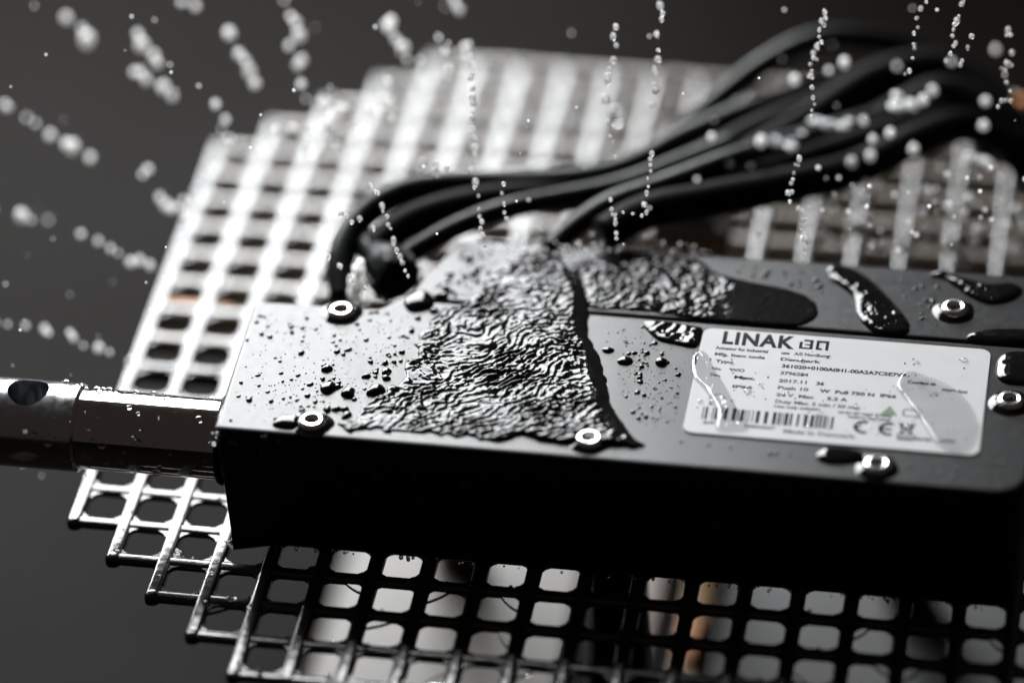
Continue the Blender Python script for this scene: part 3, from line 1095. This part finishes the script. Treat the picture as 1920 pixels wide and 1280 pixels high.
def chain(x0, y0, x1, y1, n, size, dd, look, trail, jit=4):
    """drops of one trail of spray, from the upper end to the lower; drops of loose swarms share one label"""
    swarm = jit >= 9
    n = max(3, round(n * .72)) if dd > 2 and n > 4 else n
    pts = []
    for k in range(n):
        t = (k + rnd.uniform(-.38, .38)) / max(1, n - 1)
        pts.append((y0 + (y1 - y0) * t + rnd.gauss(0, jit * .8), x0 + (x1 - x0) * t + rnd.gauss(0, jit * .8)))
    pts.sort()
    for k, (y, x) in enumerate(pts):
        q = at_d(x, y, dd * (1.75 if dd > 2 else 1.0) + rnd.uniform(-.4, .4))
        if swarm:
            lab = look + ' water drop in the ' + trail
        elif k == n - 1:
            lab = 'lowest ' + look + ' water drop of the ' + trail
        elif k == 0:
            lab = 'topmost ' + look + ' water drop of the ' + trail
        else:
            lab = ORD[k] + ' ' + look + ' drop from the top in the ' + trail
        big = rnd.choice((.45, .6, .75, .9, 1.15)) * rnd.uniform(.9, 1.1) if dd > 2 else (.6 + .65 * rnd.random())
        drop(q, size * S * .5 * big, lab, 'drops of the ' + trail, rnd.choice(SOFT if dd > 1.8 else SHARP),
             (1, 1, rnd.uniform(.9, 1.5 if dd < 2 else 1.1)))


CH = [
    (5, 195, 165, 292, 11, 21, 3.6, 'blurred', 'long trail at the left edge', 4),
    (0, 395, 95, 422, 6, 20, 3.6, 'blurred', 'short level trail at the left edge', 5),
    (130, 42, 170, 78, 3, 24, 4, 'dim', 'upper left corner group', 5),
    (255, 65, 292, 115, 6, 21, 3.6, 'blurred', 'upper half of the double trail', 4),
    (248, 130, 328, 184, 8, 21, 3.6, 'blurred', 'lower half of the double trail', 4),
    (340, 0, 366, 12, 3, 20, 3.6, 'blurred', 'group cut by the top edge', 3),
    (425, 55, 475, 155, 9, 20, 3.4, 'blurred', 'steep trail left of the grate top', 4),
    (537, 0, 562, 65, 5, 20, 3.4, 'blurred', 'top edge trail above the spray', 4),
    (540, 82, 565, 125, 6, 20, 3.4, 'blurred', 'warm bunch under that top trail', 9),
    (722, 35, 775, 120, 12, 18, 3.2, 'blurred', 'dense cluster above the grate top', 11),
    (850, 0, 860, 22, 3, 18, 3.2, 'blurred', 'group right of the cluster', 3),
    (825, 70, 840, 145, 6, 15, 2.6, 'bright', 'left trail crossing the grate top', 3),
    (872, 75, 880, 130, 4, 16, 2.6, 'dimmer', 'right trail crossing the grate top', 3),
    (565, 165, 645, 215, 11, 17, 3, 'blurred', 'loose swarm over the upper left step of the grate', 10),
    (405, 200, 435, 275, 7, 17, 3, 'blurred', 'trail ending at the left grate corner', 6),
    (258, 330, 315, 385, 7, 19, 3.4, 'blurred', 'separate clump left of the grate', 16),
    (148, 440, 290, 500, 10, 18, 3, 'blurred', 'trail sloping onto the left grate edge', 5),
    (335, 375, 347, 412, 4, 17, 3, 'blurred', 'few on the left grate rim', 5),
    (0, 602, 235, 665, 15, 14, 2.6, 'small blurred', 'lowest trail, just above the rod end', 9),
    (727, 155, 740, 232, 5, 15, 2.6, 'soft', 'short trail on the grate left of centre', 3),
    (880, 140, 892, 335, 15, 12, 1.6, 'bright', 'tall trail over the grate centre', 4),
    (893, 340, 905, 460, 9, 9, .8, 'sharp', 'trail just above the casing step', 3),
    (1157, 50, 1135, 180, 8, 12, 1.4, 'bright', 'trail above the ring drop', 3),
    (1140, 235, 1150, 290, 4, 9, 1, 'small', 'trail under the ring drop', 2),
    (1240, 10, 1222, 195, 12, 11, 1.2, 'bright', 'vertical trail from top edge to cables', 4),
    (1222, 285, 1208, 400, 10, 8, .8, 'tiny sharp', 'right arm of the looping trail', 3),
    (1208, 402, 1150, 400, 4, 7, .8, 'tiny sharp', 'bottom of the looping trail', 4),
    (1145, 375, 1158, 445, 7, 8, .8, 'tiny sharp', 'left arm of the looping trail', 3),
    (1547, 20, 1520, 150, 20, 9, .9, 'tiny', 'dense trail before the highest cable', 4),
    (1525, 165, 1526, 222, 5, 8, .9, 'tiny', 'short trail before the middle cables', 3),
    (1498, 290, 1480, 372, 10, 9, .9, 'tiny', 'trail before the lower cables', 4),
    (1500, 392, 1512, 475, 10, 11, .9, 'bright', 'trail ending at the rear casing edge', 5),
    (1730, 0, 1700, 140, 10, 8, .9, 'tiny', 'sparse trail right of the highest cable', 4),
    (1800, 5, 1783, 100, 10, 8, .9, 'tiny', 'next to last trail at the upper right', 4),
    (1820, 75, 1805, 125, 4, 10, .9, 'warm-lit', 'group beside the next to last trail', 4),
    (1895, 60, 1880, 205, 16, 9, 1.4, 'small', 'loose swarm at the right edge above the orange cap', 12),
    (702, 345, 762, 520, 15, 9, .8, 'sharp', 'trail passing over the connector', 3),
    (617, 480, 678, 535, 6, 9, .8, 'bright', 'streak left of the connector', 3),
    (640, 405, 700, 430, 6, 11, 1, 'bright', 'group above the connector', 6),
    (802, 303, 833, 330, 4, 13, 1.4, 'round bright', 'group of four above the cable loop', 9),
    (945, 345, 950, 412, 5, 8, .8, 'tiny', 'short trail before the middle cable', 3),
    (690, 210, 540, 300, 16, 17, 2.8, 'blurred', 'bright spray over the left half of the grate', 28),
]
for args in CH:
    chain(*args)
for x, y, s, lab in [(1490, 150, 26, 'pale oval drop below the top of the highest cable'), (1583, 118, 26, 'pale oval drop under the crest of the highest cable'),
                     (1427, 265, 28, 'pale oval drop at the left of the row over the cable bundle'), (1367, 310, 26, 'faint oval drop at the left end of the cable bundle row'),
                     (1597, 305, 27, 'brighter oval drop of the pair over the lower cables'), (1632, 292, 25, 'dimmer oval drop of the pair over the lower cables'),
                     (1713, 280, 26, 'grey oval drop right of the pair over the lower cables'), (1731, 188, 26, 'pale oval drop beside the white splash on the cables'),
                     (1618, 455, 30, 'bright oval drop low over the rear edge of the casing'), (1350, 425, 34, 'large pale drop above the terminal block'),
                     (1528, 452, 30, 'large pale drop beside the trail ending at the casing edge'), (1740, 360, 26, 'dim grey drop over the murky part of the grate'),
                     (1155, 216, 44, 'large round drop with a bright ring over the right part of the grate'), (1000, 442, 36, 'large bright drop just above the rear edge of the casing')]:
    drop(at_d(x, y, 4.6), s * S * .5 * .85, lab, None, CLEAR if s == 44 else DROP, (.85, 1, 1.1))
for k in range(26):
    x = rnd.uniform(1230, 1880)
    y = rnd.uniform(90, 470) if x > 1500 else rnd.uniform(250, 440)
    drop(at_d(x, y, rnd.uniform(4, 6)), rnd.choice((14, 18, 22)) * S * .5 * .8, 'pale round out-of-focus drop among many over the cables and the rear of the grate', 'loose drops over the cables', rnd.choice(SOFT))
for x, y, s, st, lab in [(1690, 198, 44, (1.4, 1, .8), 'large white splash shaped as wet glare on top of the cable bundle'), (1465, 262, 40, (1.5, 1, .7), 'white splash shaped as wet glare on the cables at the left of the bundle'),
                         (1570, 232, 38, (2.0, 1, .6), 'long grey-white splash shaped as wet glare on the middle of the cable bundle'), (1445, 358, 36, (1.3, 1, .7), 'small blue-white splash on the lower cables'),
                         (1610, 425, 44, (1.4, 1, .8), 'pale splash rising behind the rear edge of the casing'), (1800, 480, 40, (1.3, 1, 1), 'pale splash behind the puddle on the rear cover'),
                         (1830, 300, 40, (1.2, 1, 1), 'faint splash at the right end of the cable bundle')]:
    bm = bmesh.new()
    for k in range(7):
        sub = bmesh.ops.create_icosphere(bm, subdivisions=2, radius=1.0)['verts']
        off = Vector((rnd.gauss(0, .55) * st[0], rnd.gauss(0, .4) * st[1], rnd.gauss(0, .45) * st[2]))
        r0 = rnd.uniform(.22, .55)
        for v in sub:
            n = .45 * noise.noise(v.co * 1.6 + Vector((x, y, k)))
            v.co = (off + Vector((v.co.x * st[0], v.co.y * st[1], v.co.z * st[2])) * r0 * (1 + n)) * s * S * .5
    tag(link('water_splash', bm, M['splash_white'], None, at_d(x, y, 5.0), smooth=True), lab, 'splash')  # white lumps on the cable bundle stand in for wet reflections
# drop hanging beside the connector
bm = bmesh.new()
for dx, dz, r0, kz in ((0, 0, .17, 1.5), (.05, .3, .12, 1.4), (-.06, -.26, .13, 1.3), (.1, .5, .07, 1.2), (.02, -.42, .08, 1.4)):
    for v in bmesh.ops.create_icosphere(bm, subdivisions=2, radius=1.0)['verts']:
        v.co = Vector((dx, 0, dz)) + Vector((v.co.x, v.co.y, v.co.z * kz)) * r0 * (1 + .5 * noise.noise(v.co * 1.5 + Vector((dz, dx, 2))))
tag(link('water_drop', bm, M['splash_white'], None, at_d(668, 530, 2.6), smooth=True), 'white splash of water in front of the cable connector', 'splash')

mist = bmesh.new()
for k in range(190):
    x, y = rnd.uniform(0, 1920), rnd.uniform(0, 900)
    if y > 480 and x > 350:
        continue
    drop_bm(mist, at_d(x, y, rnd.uniform(-3, 7)), rnd.uniform(.008, .03), 6)
for k in range(70):
    x, y = rnd.uniform(1520, 1920), rnd.uniform(330, 470)
    drop_bm(mist, at_d(x, y, rnd.uniform(4, 6.5)), rnd.uniform(.03, .11), 6)
for k in range(80):
    x, y = rnd.gauss(1720, 140), rnd.gauss(400, 70)
    if y > 480:
        continue
    drop_bm(mist, at_d(x, y, rnd.uniform(1, 5)), rnd.uniform(.015, .05), 6)
for k in range(260):
    t = rnd.random()
    x, y = 900 + 420 * t + rnd.gauss(0, 10), 470 + 15 * t - abs(rnd.gauss(0, 14))
    drop_bm(mist, at_d(x, y, rnd.uniform(2.8, 4)), rnd.uniform(.01, .035), 6)
tag(link('fine_spray', mist, M['milky'], None, kind='stuff', smooth=True), 'fine spray of tiny water drops in the air round the casing', 'spray')
print('objects', len(bpy.data.objects))
